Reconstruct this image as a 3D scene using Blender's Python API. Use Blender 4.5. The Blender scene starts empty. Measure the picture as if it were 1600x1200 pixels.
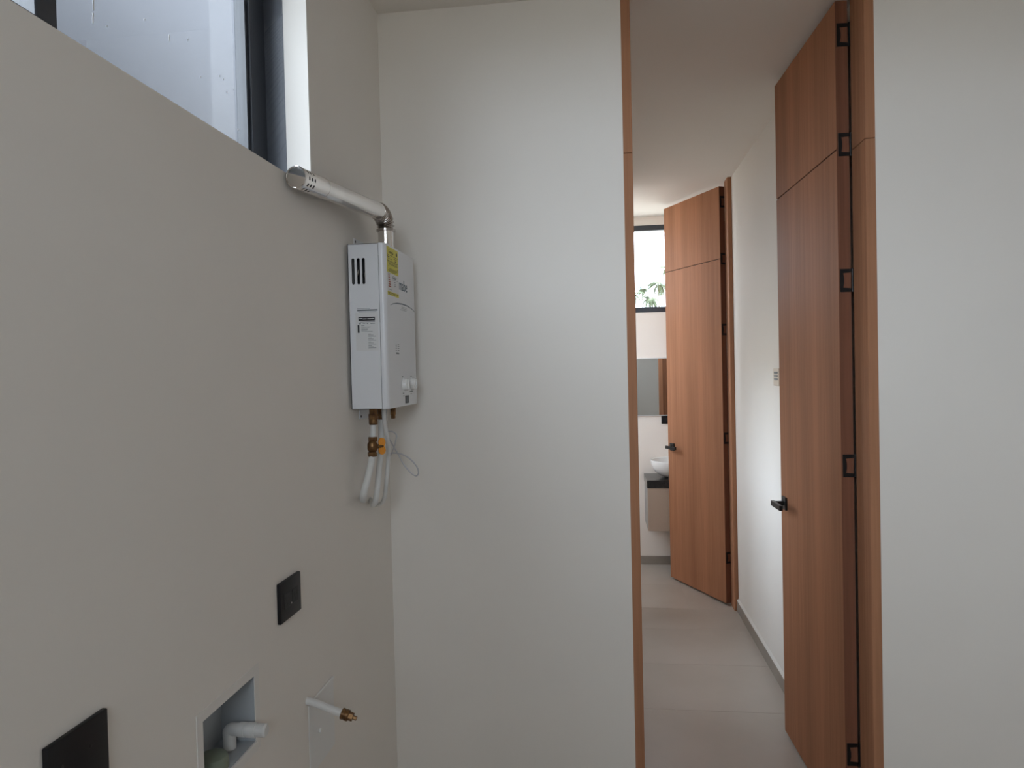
import bpy, bmesh, math, random
from mathutils import Matrix, Vector

random.seed(7)
SC = bpy.context.scene
COL = SC.collection
PI = math.pi

# ------------------------------------------------------------------ camera
cam_data = bpy.data.cameras.new('camera')
cam_data.sensor_fit = 'HORIZONTAL'
cam_data.sensor_width = 36.0
cam_data.lens = 1095.0 * 36.0 / 1600.0
cam_data.clip_start = 0.02
cam_data.clip_end = 600
cam = bpy.data.objects.new('camera', cam_data)
COL.objects.link(cam)
r_ = Vector((0.99210356, 0.12319748, -0.02351389))
u_ = Vector((0.02102082, 0.02149741, 0.99954789))
f_ = Vector((-0.12364727, 0.9921493, -0.01873795))
m = Matrix.Identity(4)
for i in range(3):
    m[i][0], m[i][1], m[i][2] = r_[i], u_[i], -f_[i]
m[2][3] = 1.54
cam.matrix_world = m
SC.camera = cam

# ------------------------------------------------------------------ world, light, exposure
W = bpy.data.worlds.new('overcast_sky')
SC.world = W
W.use_nodes = True
bg = W.node_tree.nodes['Background']
bg.inputs[0].default_value = (0.90, 0.96, 1.06, 1)
bg.inputs[1].default_value = 10.3
SC.view_settings.view_transform = 'Standard'
SC.view_settings.look = 'None'
SC.view_settings.gamma = 1.0
SC.view_settings.use_curve_mapping = False
SC.view_settings.exposure = 0.0
SC.cycles.use_denoising = True
SC.cycles.max_bounces = 16
SC.cycles.diffuse_bounces = 10
SC.cycles.glossy_bounces = 6
SC.cycles.transparent_max_bounces = 12
SC.cycles.caustics_reflective = False
SC.cycles.caustics_refractive = False


def portal(name, loc, direction, sx, sy):
    """sampling guide at an opening: passes the sky's own light, emits nothing itself"""
    l = bpy.data.lights.new(name, 'AREA')
    l.shape = 'RECTANGLE'
    l.size, l.size_y = sx, sy
    l.cycles.is_portal = True
    o = bpy.data.objects.new(name, l)
    o.location = loc
    o.rotation_euler = Vector(direction).to_track_quat('-Z', 'Y').to_euler()
    COL.objects.link(o)


# room numbers (metres): x to the right, y away from the camera, z up
XL = -0.691          # left wall
YF = 2.233           # front wall, laundry side
WT = 0.112           # its thickness
YF2 = YF + WT
CEIL = 2.71
XR = 2.25            # right wall of the laundry
YB = -1.45           # wall behind the camera
XC = 0.838           # corridor right wall
XCL = -0.15          # corridor left wall
YD = 4.505           # far wall of the corridor
YD2 = YD + 0.11
YBATH = 5.555        # bathroom back wall
XBL, XBR = -1.3, 1.5
JL0, JL1 = 0.0893, 0.1179     # door opening, left jamb
JR0, JR1 = 0.807, 0.8356
WX0, WX1 = -0.751, -0.845     # window frame depth range in the left wall
WYF, WYN = 1.655, -1.2        # window opening, far and near end
WZ0, WZ1 = 1.9985, 2.68
BWX0, BWX1, BWZ0, BWZ1 = -0.35, 0.98, 1.97, 2.645   # bathroom back window
# made-up opening behind the camera, added to light the room
RX0, RX1, RZ0, RZ1 = -0.64, 0.60, 1.7, 2.69
# made-up bathroom side window, unseen, there for its light
SY0, SY1, SZ0, SZ1 = 4.70, 5.48, 1.5, 2.69
# made-up high window in the bathroom's near wall, added for light
KX0, KX1, KZ0, KZ1 = -1.28, -0.3, 1.5, 2.69
# made-up corridor side window, out of view, a light source
CY0, CY1, CZ0, CZ1 = 3.25, 4.1, 0.88, 1.60

portal('portal_left', (-0.9, (WYF + WYN) / 2, (WZ0 + WZ1) / 2), (1, 0, 0), WYF - WYN, WZ1 - WZ0)
portal('portal_rear', ((RX0 + RX1) / 2, YB - 0.2, (RZ0 + RZ1) / 2), (0, 1, 0), RX1 - RX0, RZ1 - RZ0)
portal('portal_bath', ((BWX0 + BWX1) / 2, YBATH + 0.2, (BWZ0 + BWZ1) / 2), (0, -1, 0), BWX1 - BWX0, BWZ1 - BWZ0)
portal('portal_side', (XBL - 0.2, (SY0 + SY1) / 2, (SZ0 + SZ1) / 2), (1, 0, 0), SY1 - SY0, SZ1 - SZ0)
portal('portal_high', ((KX0 + KX1) / 2, YD - 0.05, (KZ0 + KZ1) / 2), (0, 1, 0), KX1 - KX0, KZ1 - KZ0)
portal('portal_corridor', (XCL - 0.2, (CY0 + CY1) / 2, (CZ0 + CZ1) / 2), (1, 0, 0), CY1 - CY0, CZ1 - CZ0)


# ------------------------------------------------------------------ materials
def mat(name, color, rough=0.5, metal=0.0, spec=0.5, **kw):
    M = bpy.data.materials.new(name)
    M.use_nodes = True
    b = M.node_tree.nodes['Principled BSDF']
    b.inputs['Base Color'].default_value = (*color, 1)
    b.inputs['Roughness'].default_value = rough
    b.inputs['Metallic'].default_value = metal
    b.inputs['Specular IOR Level'].default_value = spec
    for k, v in kw.items():
        b.inputs[k].default_value = v
    return M


def noisy(M, c1, c2, scale, detail=4, stretch=(1, 1, 1), bump=0.0, coord='Object', bump_scale=None, lo=0.3, hi=0.7):
    nt = M.node_tree
    b = nt.nodes['Principled BSDF']
    tc = nt.nodes.new('ShaderNodeTexCoord')
    mp = nt.nodes.new('ShaderNodeMapping')
    mp.inputs['Scale'].default_value = stretch
    nz = nt.nodes.new('ShaderNodeTexNoise')
    nz.inputs['Scale'].default_value = scale
    nz.inputs['Detail'].default_value = detail
    cr = nt.nodes.new('ShaderNodeValToRGB')
    cr.color_ramp.elements[0].position = lo
    cr.color_ramp.elements[1].position = hi
    cr.color_ramp.elements[0].color = (*c1, 1)
    cr.color_ramp.elements[1].color = (*c2, 1)
    nt.links.new(tc.outputs[coord], mp.inputs['Vector'])
    nt.links.new(mp.outputs['Vector'], nz.inputs['Vector'])
    nt.links.new(nz.outputs['Fac'], cr.inputs['Fac'])
    nt.links.new(cr.outputs['Color'], b.inputs['Base Color'])
    if bump:
        n2 = nt.nodes.new('ShaderNodeTexNoise')
        n2.inputs['Scale'].default_value = bump_scale or scale * 8
        n2.inputs['Detail'].default_value = 3
        nt.links.new(mp.outputs['Vector'], n2.inputs['Vector'])
        bp = nt.nodes.new('ShaderNodeBump')
        bp.inputs['Strength'].default_value = bump
        bp.inputs['Distance'].default_value = 0.002
        nt.links.new(n2.outputs['Fac'], bp.inputs['Height'])
        nt.links.new(bp.outputs['Normal'], b.inputs['Normal'])
    return M


def wood(name, base, seed):
    """vertical straight grain: broad bands, fine streaks and pores"""
    M = mat(name, base, 0.6, spec=0.08)
    nt = M.node_tree
    b = nt.nodes['Principled BSDF']
    tc = nt.nodes.new('ShaderNodeTexCoord')

    def layer(sc, zs, detail, off):
        mp = nt.nodes.new('ShaderNodeMapping')
        mp.inputs['Scale'].default_value = (1, 1, zs)
        mp.inputs['Location'].default_value = (off, off * 1.7, off * 0.3)
        nz = nt.nodes.new('ShaderNodeTexNoise')
        nz.inputs['Scale'].default_value = sc
        nz.inputs['Detail'].default_value = detail
        nt.links.new(tc.outputs['Object'], mp.inputs['Vector'])
        nt.links.new(mp.outputs['Vector'], nz.inputs['Vector'])
        return nz
    n1, n2, n3 = layer(7, 0.03, 3, seed), layer(60, 0.02, 4, seed + 3), layer(190, 0.03, 2, seed + 9)

    def math_(op, a, bb):
        n = nt.nodes.new('ShaderNodeMath')
        n.operation = op
        for i, v in enumerate((a, bb)):
            if isinstance(v, (int, float)):
                n.inputs[i].default_value = v
            else:
                nt.links.new(v, n.inputs[i])
        return n.outputs[0]
    s = math_('ADD', math_('MULTIPLY', n1.outputs['Fac'], 0.55),
              math_('ADD', math_('MULTIPLY', n2.outputs['Fac'], 0.30), math_('MULTIPLY', n3.outputs['Fac'], 0.15)))
    cr = nt.nodes.new('ShaderNodeValToRGB')
    e = cr.color_ramp.elements
    e[0].position, e[1].position = 0.36, 0.64
    e[0].color = (*[c * 0.74 for c in base], 1)
    e[1].color = (*[min(1, c * 1.22) for c in base], 1)
    nt.links.new(s, cr.inputs['Fac'])
    nt.links.new(cr.outputs['Color'], b.inputs['Base Color'])
    bp = nt.nodes.new('ShaderNodeBump')
    bp.inputs['Strength'].default_value = 0.12
    bp.inputs['Distance'].default_value = 0.001
    nt.links.new(n2.outputs['Fac'], bp.inputs['Height'])
    nt.links.new(bp.outputs['Normal'], b.inputs['Normal'])
    return M


def glass_mat(name, tint=(0.93, 0.96, 0.97)):
    M = bpy.data.materials.new(name)
    M.use_nodes = True
    nt = M.node_tree
    nt.nodes.remove(nt.nodes['Principled BSDF'])
    out = nt.nodes['Material Output']
    tr = nt.nodes.new('ShaderNodeBsdfTransparent')
    tr.inputs['Color'].default_value = (*tint, 1)
    gl = nt.nodes.new('ShaderNodeBsdfGlossy')
    gl.inputs['Roughness'].default_value = 0.0
    fr = nt.nodes.new('ShaderNodeFresnel')
    fr.inputs['IOR'].default_value = 1.5
    # the pane is a thin slab without bending: only its entry face reflects (both faces' share)
    ge = nt.nodes.new('ShaderNodeNewGeometry')
    inv = nt.nodes.new('ShaderNodeMath')
    inv.operation = 'SUBTRACT'
    inv.inputs[0].default_value = 1.0
    nt.links.new(ge.outputs['Backfacing'], inv.inputs[1])
    ml = nt.nodes.new('ShaderNodeMath')
    ml.operation = 'MULTIPLY'
    nt.links.new(fr.outputs[0], ml.inputs[0])
    nt.links.new(inv.outputs[0], ml.inputs[1])
    m2 = nt.nodes.new('ShaderNodeMath')
    m2.operation = 'MULTIPLY'
    m2.use_clamp = True
    m2.inputs[1].default_value = 1.6
    nt.links.new(ml.outputs[0], m2.inputs[0])
    mx = nt.nodes.new('ShaderNodeMixShader')
    nt.links.new(m2.outputs[0], mx.inputs[0])
    nt.links.new(tr.outputs[0], mx.inputs[1])
    nt.links.new(gl.outputs[0], mx.inputs[2])
    nt.links.new(mx.outputs[0], out.inputs['Surface'])
    return M


WALL_C = (0.77, 0.735, 0.69)
m_wall = noisy(mat('white_wall_paint', WALL_C, 0.85, spec=0.2), (0.765, 0.73, 0.685), (0.78, 0.745, 0.70), 3, 3, bump=0.06, bump_scale=140)
m_ceil = noisy(mat('white_ceiling_paint', WALL_C, 0.9, spec=0.15), (0.765, 0.73, 0.685), (0.78, 0.745, 0.70), 2, 3)
m_bath = noisy(mat('bathroom_wall_cream', (0.85, 0.775, 0.71), 0.8, spec=0.2), (0.84, 0.765, 0.70), (0.86, 0.785, 0.72), 3, 3)  # warmer and lighter than the other walls
m_oak = wood('oak_veneer', (0.36, 0.165, 0.089), 0.0)
m_oak_jamb = wood('oak_jamb', (0.35, 0.17, 0.095), 5.0)
m_oak_edge = wood('oak_edge_band', (0.22, 0.095, 0.058), 9.0)
m_groove = mat('dark_groove', (0.03, 0.016, 0.012), 0.8)
m_blackmetal = mat('matte_black_metal', (0.009, 0.0085, 0.0085), 0.38, 0.0, 0.35)
m_blackplastic = noisy(mat('black_plastic', (0.008, 0.008, 0.009), 0.4, spec=0.3), (0.007, 0.007, 0.008), (0.011, 0.010, 0.011), 40)
m_socket = mat('socket_black', (0.003, 0.003, 0.003), 0.6)
m_alu = noisy(mat('charcoal_aluminium', (0.03, 0.034, 0.042), 0.32, 0.0, 0.6), (0.026, 0.03, 0.038), (0.036, 0.04, 0.05), 12)
m_alu_sky = mat('sky_sheen_lining', (0.11, 0.12, 0.145), 0.4)  # sky reflection on the frame lining put into a lighter base colour
m_glass = glass_mat('window_glass')
m_spot = mat('paint_spatter', (0.75, 0.76, 0.76), 0.7)
m_tile = noisy(mat('taupe_porcelain', (0.43, 0.375, 0.325), 0.36, spec=0.5), (0.40, 0.35, 0.30), (0.46, 0.405, 0.355), 2.2, 8, bump=0.03, bump_scale=60, coord='Object')
m_grout = mat('grout', (0.46, 0.41, 0.36), 0.9)
m_skirt = noisy(mat('skirting_tile', (0.30, 0.26, 0.225), 0.5), (0.27, 0.235, 0.20), (0.33, 0.29, 0.25), 5)
m_bead = mat('skirting_bead', (0.62, 0.60, 0.56), 0.8)
m_enamel = mat('white_enamel', (0.70, 0.71, 0.735), 0.3, spec=0.5)
m_white = mat('white_plastic', (0.72, 0.72, 0.71), 0.4)
m_pvc = noisy(mat('white_pvc', (0.66, 0.66, 0.65), 0.45), (0.62, 0.62, 0.61), (0.70, 0.70, 0.69), 20)
m_liner = mat('shaded_grey_plastic', (0.40, 0.425, 0.45), 0.45)  # grey plastic, its colour darkened for the shade inside the recess
m_flange = mat('painted_flange', (0.74, 0.72, 0.69), 0.7)
m_knob = mat('glossy_white_knob', (0.80, 0.80, 0.79), 0.25)
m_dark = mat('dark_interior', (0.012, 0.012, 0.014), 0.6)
m_inside = mat('grey_interior', (0.10, 0.10, 0.105), 0.5)
m_yellow = mat('yellow_label', (0.62, 0.56, 0.06), 0.5)
m_ink = mat('print_ink', (0.02, 0.02, 0.022), 0.6)
m_inkgrey = mat('print_grey', (0.16, 0.18, 0.19), 0.6)
m_inkteal = mat('print_teal_grey', (0.055, 0.10, 0.13), 0.5)
m_inkred = mat('print_red', (0.35, 0.10, 0.06), 0.6)
m_paper = mat('label_paper', (0.66, 0.66, 0.66), 0.5)
m_lcd = mat('display_grey', (0.22, 0.24, 0.25), 0.25)
m_brass = noisy(mat('aged_brass', (0.18, 0.10, 0.045), 0.34, 0.85), (0.10, 0.05, 0.025), (0.27, 0.15, 0.062), 60)
m_orange = mat('orange_handle', (0.72, 0.27, 0.02), 0.45)
m_cable = mat('grey_cable', (0.50, 0.50, 0.53), 0.5)
m_green = mat('green_plug', (0.20, 0.235, 0.18), 0.5)
m_ceramic = mat('white_ceramic', (0.80, 0.80, 0.79), 0.12)
m_granite = noisy(mat('black_granite', (0.018, 0.017, 0.017), 0.22), (0.012, 0.012, 0.012), (0.03, 0.028, 0.027), 90)
m_beige = mat('beige_laminate', (0.50, 0.40, 0.32), 0.45)
m_carcass = mat('shaded_laminate', (0.24, 0.23, 0.22), 0.5)  # shade on the cabinet's side put into a darker grey
m_mirror = mat('mirror_silver', (0.86, 0.88, 0.88), 0.02, 1.0)
m_beigeplate = mat('beige_plastic', (0.62, 0.54, 0.45), 0.45)
m_concrete = noisy(mat('blue_grey_render', (0.10, 0.103, 0.112), 0.9, spec=0.1), (0.094, 0.097, 0.106), (0.106, 0.109, 0.119), 0.9, 7, stretch=(1, 1, 2.2), bump=0.1, bump_scale=30)
m_earth = noisy(mat('ground_soil', (0.46, 0.42, 0.36), 0.95), (0.42, 0.38, 0.32), (0.50, 0.46, 0.40), 0.3)
m_frond = noisy(mat('palm_frond', (0.10, 0.125, 0.07), 0.6), (0.08, 0.105, 0.06), (0.13, 0.15, 0.075), 3)
m_trunk = noisy(mat('palm_trunk', (0.25, 0.21, 0.17), 0.9), (0.18, 0.15, 0.12), (0.30, 0.26, 0.21), 4)


def steel_mat():
    M = mat('stainless_steel', (0.85, 0.82, 0.79), 0.2, 1.0)
    return noisy(M, (0.83, 0.80, 0.77), (0.90, 0.87, 0.84), 14, 3)


m_steel = steel_mat()
m_steel_dark = mat('steel_corrugated', (0.52, 0.48, 0.45), 0.18, 1.0)
m_steel_polished = mat('polished_steel', (0.74, 0.71, 0.68), 0.05, 1.0)

# ------------------------------------------------------------------ mesh building
WM = {}     # world matrix of every object made here


def wm(o):
    return WM.get(o.name, Matrix.Identity(4))


class MB:
    """collects shapes given in world (or local) coordinates and links them as ONE mesh object"""

    def __init__(self):
        self.bm = bmesh.new()

    def box(self, x0, x1, y0, y1, z0, z1, bevel=0.0, seg=2):
        c = Vector(((x0 + x1) / 2, (y0 + y1) / 2, (z0 + z1) / 2))
        g = bmesh.ops.create_cube(self.bm, size=1.0, matrix=Matrix.Translation(c) @ Matrix.Diagonal((abs(x1 - x0), abs(y1 - y0), abs(z1 - z0), 1)))
        if bevel:
            es = list({e for v in g['verts'] for e in v.link_edges})
            bmesh.ops.bevel(self.bm, geom=es, offset=bevel, segments=seg, profile=0.5, affect='EDGES')
        return self

    def prism(self, pts, lo, hi, axis='x'):
        """extrude a 2-D outline along an axis; pts are (y,z), (x,z) or (x,y)"""
        def P(a, b, t):
            return {'x': (t, a, b), 'y': (a, t, b), 'z': (a, b, t)}[axis]
        v0 = [self.bm.verts.new(P(a, b, lo)) for a, b in pts]
        v1 = [self.bm.verts.new(P(a, b, hi)) for a, b in pts]
        n = len(pts)
        fs = [self.bm.faces.new(v0[::-1]), self.bm.faces.new(v1)]
        for i in range(n):
            fs.append(self.bm.faces.new((v0[i], v0[(i + 1) % n], v1[(i + 1) % n], v1[i])))
        return self

    def tube(self, path, radius, seg=16, caps=True):
        path = [Vector(p) for p in path]
        n = len(path)
        rad = radius if hasattr(radius, '__len__') else [radius] * n
        rings = []
        up = None
        for i, p in enumerate(path):
            t = (path[min(i + 1, n - 1)] - path[max(i - 1, 0)]).normalized()
            if up is None:
                a = Vector((0, 0, 1)) if abs(t.z) < 0.9 else Vector((1, 0, 0))
                up = (a - t * a.dot(t)).normalized()
            else:
                up = (up - t * up.dot(t)).normalized()
            s = t.cross(up)
            rings.append([self.bm.verts.new(p + (up * math.cos(2 * PI * k / seg) + s * math.sin(2 * PI * k / seg)) * rad[i]) for k in range(seg)])
        for i in range(n - 1):
            for k in range(seg):
                self.bm.faces.new((rings[i][k], rings[i][(k + 1) % seg], rings[i + 1][(k + 1) % seg], rings[i + 1][k]))
        if caps:
            self.bm.faces.new(rings[0][::-1])
            self.bm.faces.new(rings[-1])
        return rings

    def cyl(self, p0, p1, r, seg=20):
        self.tube([p0, p1], r, seg)
        return self

    def lathe(self, prof, origin, axis=(0, 0, 1), seg=32, close=False):
        """prof: list of (radius, height along axis)"""
        ax = Vector(axis).normalized()
        a = Vector((1, 0, 0)) if abs(ax.x) < 0.9 else Vector((0, 1, 0))
        u = (a - ax * a.dot(ax)).normalized()
        w = ax.cross(u)
        o = Vector(origin)
        rings = []
        for r, h in prof:
            if r < 1e-6:
                rings.append([self.bm.verts.new(o + ax * h)])
            else:
                rings.append([self.bm.verts.new(o + ax * h + (u * math.cos(2 * PI * k / seg) + w * math.sin(2 * PI * k / seg)) * r) for k in range(seg)])
        for A, B in zip(rings, rings[1:]):
            for k in range(seg):
                k2 = (k + 1) % seg
                if len(A) == 1 and len(B) == 1:
                    continue
                if len(A) == 1:
                    self.bm.faces.new((A[0], B[k2], B[k]))
                elif len(B) == 1:
                    self.bm.faces.new((A[k], A[k2], B[0]))
                else:
                    self.bm.faces.new((A[k], A[k2], B[k2], B[k]))
        return self

    def mesh(self, name, mats, smooth=False, M=None):
        bmesh.ops.recalc_face_normals(self.bm, faces=self.bm.faces[:])
        me = bpy.data.meshes.new(name)
        if M is not None:
            self.bm.transform(M)
        self.bm.to_mesh(me)
        self.bm.free()
        for mm in (mats if isinstance(mats, (list, tuple)) else [mats]):
            me.materials.append(mm)
        if smooth:
            for p in me.polygons:
                p.use_smooth = True
            me.set_sharp_from_angle(angle=math.radians(38))
        return me

    def build(self, name, mats, parent=None, smooth=False, origin=None, local=False):
        """coordinates are world unless local=True (already in the parent's frame)"""
        if parent is not None:
            Mt = None if local else wm(parent).inverted()
            me = self.mesh(name, mats, smooth, Mt)
            o = bpy.data.objects.new(name, me)
            COL.objects.link(o)
            o.parent = parent
            WM[o.name] = wm(parent).copy()
        else:
            Mt = Matrix.Translation(-Vector(origin)) if origin is not None else None
            me = self.mesh(name, mats, smooth, Mt)
            o = bpy.data.objects.new(name, me)
            COL.objects.link(o)
            if origin is not None:
                o.location = origin
                WM[o.name] = Matrix.Translation(Vector(origin))
            else:
                WM[o.name] = Matrix.Identity(4)
        return o


def tag(o, label=None, cat=None, group=None, kind=None):
    if label:
        o['label'] = label
    if cat:
        o['category'] = cat
    if group:
        o['group'] = group
    if kind:
        o['kind'] = kind
    return o


def thing(name, loc, label=None, cat=None, rotz=0.0, group=None, kind=None):
    o = bpy.data.objects.new(name, None)
    o.empty_display_size = 0.05
    COL.objects.link(o)
    o.location = loc
    o.rotation_euler = (0, 0, rotz)
    WM[o.name] = Matrix.Translation(Vector(loc)) @ Matrix.Rotation(rotz, 4, 'Z')
    return tag(o, label, cat, group, kind)


def struct(name, mb, m, label=None):
    return tag(mb.build(name, m), label, kind='structure')


def text_mesh(body, size, depth=0.0002):
    c = bpy.data.curves.new('txt', 'FONT')
    c.body = body
    c.size = size
    c.align_x = 'LEFT'
    c.extrude = depth
    c.resolution_u = 4
    o = bpy.data.objects.new('txt', c)
    me = bpy.data.meshes.new_from_object(o)
    bpy.data.objects.remove(o)
    return me


def add_text(name, body, size, M, material, parent, squeeze=1.0):
    """flat lettering; M places its (right, up, normal) frame in world space"""
    me = text_mesh(body, size)
    me.transform(wm(parent).inverted() @ M @ Matrix.Diagonal((squeeze, 1, 1, 1)))
    me.materials.clear()
    me.materials.append(material)
    o = bpy.data.objects.new(name, me)
    COL.objects.link(o)
    o.parent = parent
    WM[o.name] = wm(parent).copy()
    return o


def frame_x(y, z, x):      # lettering on a face looking towards +x
    return Matrix(((0, 0, 1, x), (1, 0, 0, y), (0, 1, 0, z), (0, 0, 0, 1)))


def frame_y(x, z, y):      # lettering on a face looking towards -y
    return Matrix(((1, 0, 0, x), (0, 0, -1, y), (0, 1, 0, z), (0, 0, 0, 1)))


# ------------------------------------------------------------------ room shell
XO = XL - 0.16             # outer face of the left wall
b = MB()
BOX = (1.118, 1.3005, 0.818, 0.9495)     # recess of the washing-machine box: y0,y1,z0,z1
# left wall, with the window opening and the recess for the washing machine box
b.box(XO, XL, YB, BOX[0], 0, WZ0)
b.box(XO, XL, BOX[1], YF + 0.3, 0, WZ0)
b.box(XO, XL, BOX[0], BOX[1], 0, BOX[2])
b.box(XO, XL, BOX[0], BOX[1], BOX[3], WZ0)
b.box(XO, XL, YB, WYN, WZ0, CEIL)
b.box(XO, XL, WYF, YF + 0.3, WZ0, CEIL)
b.box(XO, XL, WYN, WYF, WZ1, CEIL)
b.box(XO, XL - 0.078, BOX[0], BOX[1], BOX[2], BOX[3])
struct('wall_left', b, m_wall)
b = MB()
b.box(XL, JL0, YF, YF2, 0, CEIL)
struct('wall_front', b, m_wall)
b = MB()
b.box(JR1, XR + 0.1, YF, YF2, 0, CEIL)
struct('wall_front_right', b, m_wall)
b = MB()
b.box(XR, XR + 0.15, YB - 0.15, YF, 0, CEIL)
struct('wall_right', b, m_wall)
b = MB()
b.box(XO, RX0, YB - 0.15, YB, 0, CEIL).box(RX1, XR, YB - 0.15, YB, 0, CEIL)
b.box(RX0, RX1, YB - 0.15, YB, 0, RZ0).box(RX0, RX1, YB - 0.15, YB, RZ1, CEIL)
struct('wall_rear', b, m_wall)
b = MB()
b.box(XC, XC + 0.12, YF2, YD, 0, CEIL)
struct('wall_corridor_right', b, m_wall)
b = MB()
b.box(XCL - 0.12, XCL, YF2, CY0, 0, CEIL).box(XCL - 0.12, XCL, CY1, YD, 0, CEIL)
b.box(XCL - 0.12, XCL, CY0, CY1, 0, CZ0).box(XCL - 0.12, XCL, CY0, CY1, CZ1, CEIL)
struct('wall_corridor_left', b, m_wall)
b = MB()
b.box(XBL, KX0, YD, YD2, 0, CEIL).box(KX1, 0.098, YD, YD2, 0, CEIL).box(KX0, KX1, YD, YD2, 0, KZ0).box(KX0, KX1, YD, YD2, KZ1, CEIL)
struct('wall_corridor_end', b, m_wall)
b = MB()
b.box(0.845, XBR, YD, YD2, 0, CEIL)
struct('wall_corridor_end', b, m_wall)
b = MB()
b.box(XBL - 0.15, BWX0, YBATH, YBATH + 0.15, 0, CEIL).box(BWX1, XBR + 0.15, YBATH, YBATH + 0.15, 0, CEIL)
b.box(BWX0, BWX1, YBATH, YBATH + 0.15, 0, BWZ0).box(BWX0, BWX1, YBATH, YBATH + 0.15, BWZ1, CEIL)
struct('wall_bathroom_back', b, m_bath)
b = MB()
b.box(XBL - 0.15, XBL, YD, SY0, 0, CEIL).box(XBL - 0.15, XBL, SY1, YBATH, 0, CEIL)
b.box(XBL - 0.15, XBL, SY0, SY1, 0, SZ0).box(XBL - 0.15, XBL, SY0, SY1, SZ1, CEIL)
struct('wall_bathroom_left', b, m_bath)
b = MB()
b.box(XBR, XBR + 0.15, YD, YBATH, 0, CEIL)
struct('wall_bathroom_right', b, m_bath)
b = MB()
b.box(XO, XR + 0.15, YB - 0.85, YF2, CEIL, CEIL + 0.16).box(XCL - 0.12, XC + 0.12, YF2, YD, CEIL, CEIL + 0.16)  # unseen overhang past the rear wall, added to block high sky
b.box(XBL - 0.15, XBR + 0.15, YD, YBATH + 0.15, CEIL, CEIL + 0.16)
struct('ceiling', b, m_ceil)

# floor: a screed with tiles laid on it, one object each
b = MB()
b.box(XBL - 0.15, XR + 0.15, YB - 0.15, YBATH + 0.15, -0.12, -0.0012)
floor = struct('floor', b, m_grout)
tile_cache = {}


def tile(x0, x1, y0, y1):
    g = 0.0007
    w, d = round(x1 - x0 - 2 * g, 4), round(y1 - y0 - 2 * g, 4)
    if (w, d) not in tile_cache:
        t = MB()
        t.box(-w / 2, w / 2, -d / 2, d / 2, -0.01, 0, bevel=0.0008, seg=1)
        tile_cache[(w, d)] = t.mesh('tile', m_tile)
    o = bpy.data.objects.new('tile', tile_cache[(w, d)])
    COL.objects.link(o)
    o.parent = floor
    o.location = ((x0 + x1) / 2, (y0 + y1) / 2, 0)


ys = [YB, -0.775, -0.28, 0.215, 0.71, 1.205, 1.70, 2.195, 2.69, 3.185, 3.68, 4.175, YD + 0.03]
for a, c in zip(ys, ys[1:]):
    if c <= YF + 0.05:
        xs = [XL, 0.3, 1.3, XR]
    else:
        xs = [XCL, XC]
    if a < YF < c:
        xs = [XL, XCL, XC, XR]
    for x0, x1 in zip(xs, xs[1:]):
        y1 = c
        if a < YF < c and not (x0 == XCL):
            y1 = YF + 0.02
        if y1 - a > 0.03:
            tile(x0, x1, a, y1)
for a, c in ((YD + 0.03, 5.03), (5.03, YBATH)):
    for x0, x1 in ((XBL, -0.46), (-0.46, 0.54), (0.54, XBR)):
        tile(x0, x1, a, c)

# skirting
b = MB()
b.box(XC - 0.011, XC, YF2 + 0.02, YD, 0, 0.070, bevel=0.001, seg=1)
s = struct('baseboard_corridor_right', b, m_skirt)
b = MB()
b.prism([(XC - 0.012, 0.070), (XC, 0.070), (XC, 0.080)], YF2 + 0.02, YD, 'y')
b.build('bead', m_bead, s)
b = MB()
b.box(XBL, XBR, YBATH - 0.011, YBATH, 0, 0.066, bevel=0.001, seg=1)
struct('baseboard_bathroom_back', b, m_skirt)
b = MB()
b.box(XCL, XCL + 0.011, YF2, YD, 0, 0.070, bevel=0.001, seg=1)
struct('baseboard_corridor_left', b, m_skirt)

# ------------------------------------------------------------------ door frames
JOINT = 2.212


def jamb(name, x0, x1, y0, y1, label):
    root = thing(name, ((x0 + x1) / 2, (y0 + y1) / 2, 0), None, None, kind='structure')
    b = MB()
    b.box(x0, x1, y0, y1, 0, JOINT - 0.0008, bevel=0.0012, seg=1)
    b.build('lower_jamb', m_oak_jamb, root)
    b = MB()
    b.box(x0, x1, y0, y1, JOINT + 0.0008, CEIL, bevel=0.0012, seg=1)
    b.build('upper_jamb', m_oak_jamb, root)
    return root


jamb('trim_1', JL0, JL1, YF - 0.001, YF2 + 0.001, '')
jamb('trim_2', JR0, JR1, YF - 0.001, YF2 + 0.001, '')
jamb('trim_3', 0.098, 0.126, YD - 0.001, YD2 + 0.001, '')
jamb('trim_4', 0.8128, 0.845, YD - 0.001, YD2 + 0.001, '')


# ------------------------------------------------------------------ doors
def hinge_mesh():
    """black leaf let into the door's edge: a frame open on its knuckle side (local x = proud, y across the edge, z up)"""
    b = MB()
    H, w = 0.0365, 0.034
    t = 0.0085
    out = [(0, -H), (0, H), (-w, H), (-w, H - 0.0115), (-0.0095, H - 0.0135), (-0.0125, 0.008), (-0.0125, -0.008), (-0.0095, -H + 0.0135), (-w, -H + 0.0115), (-w, -H)]
    pts = [(-0.004 + y, z) for y, z in out]
    b.prism(pts, -0.0012, 0.0006, 'x')
    return b.mesh('hinge', m_blackmetal)


HM = hinge_mesh()


def knuckle_mesh():
    b = MB()
    b.tube([(0.0, -0.0425, -0.037), (0.0, -0.0425, 0.037)], 0.0035, 10)
    return b.mesh('knuckle', m_blackmetal, True)


KM = knuckle_mesh()


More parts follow.
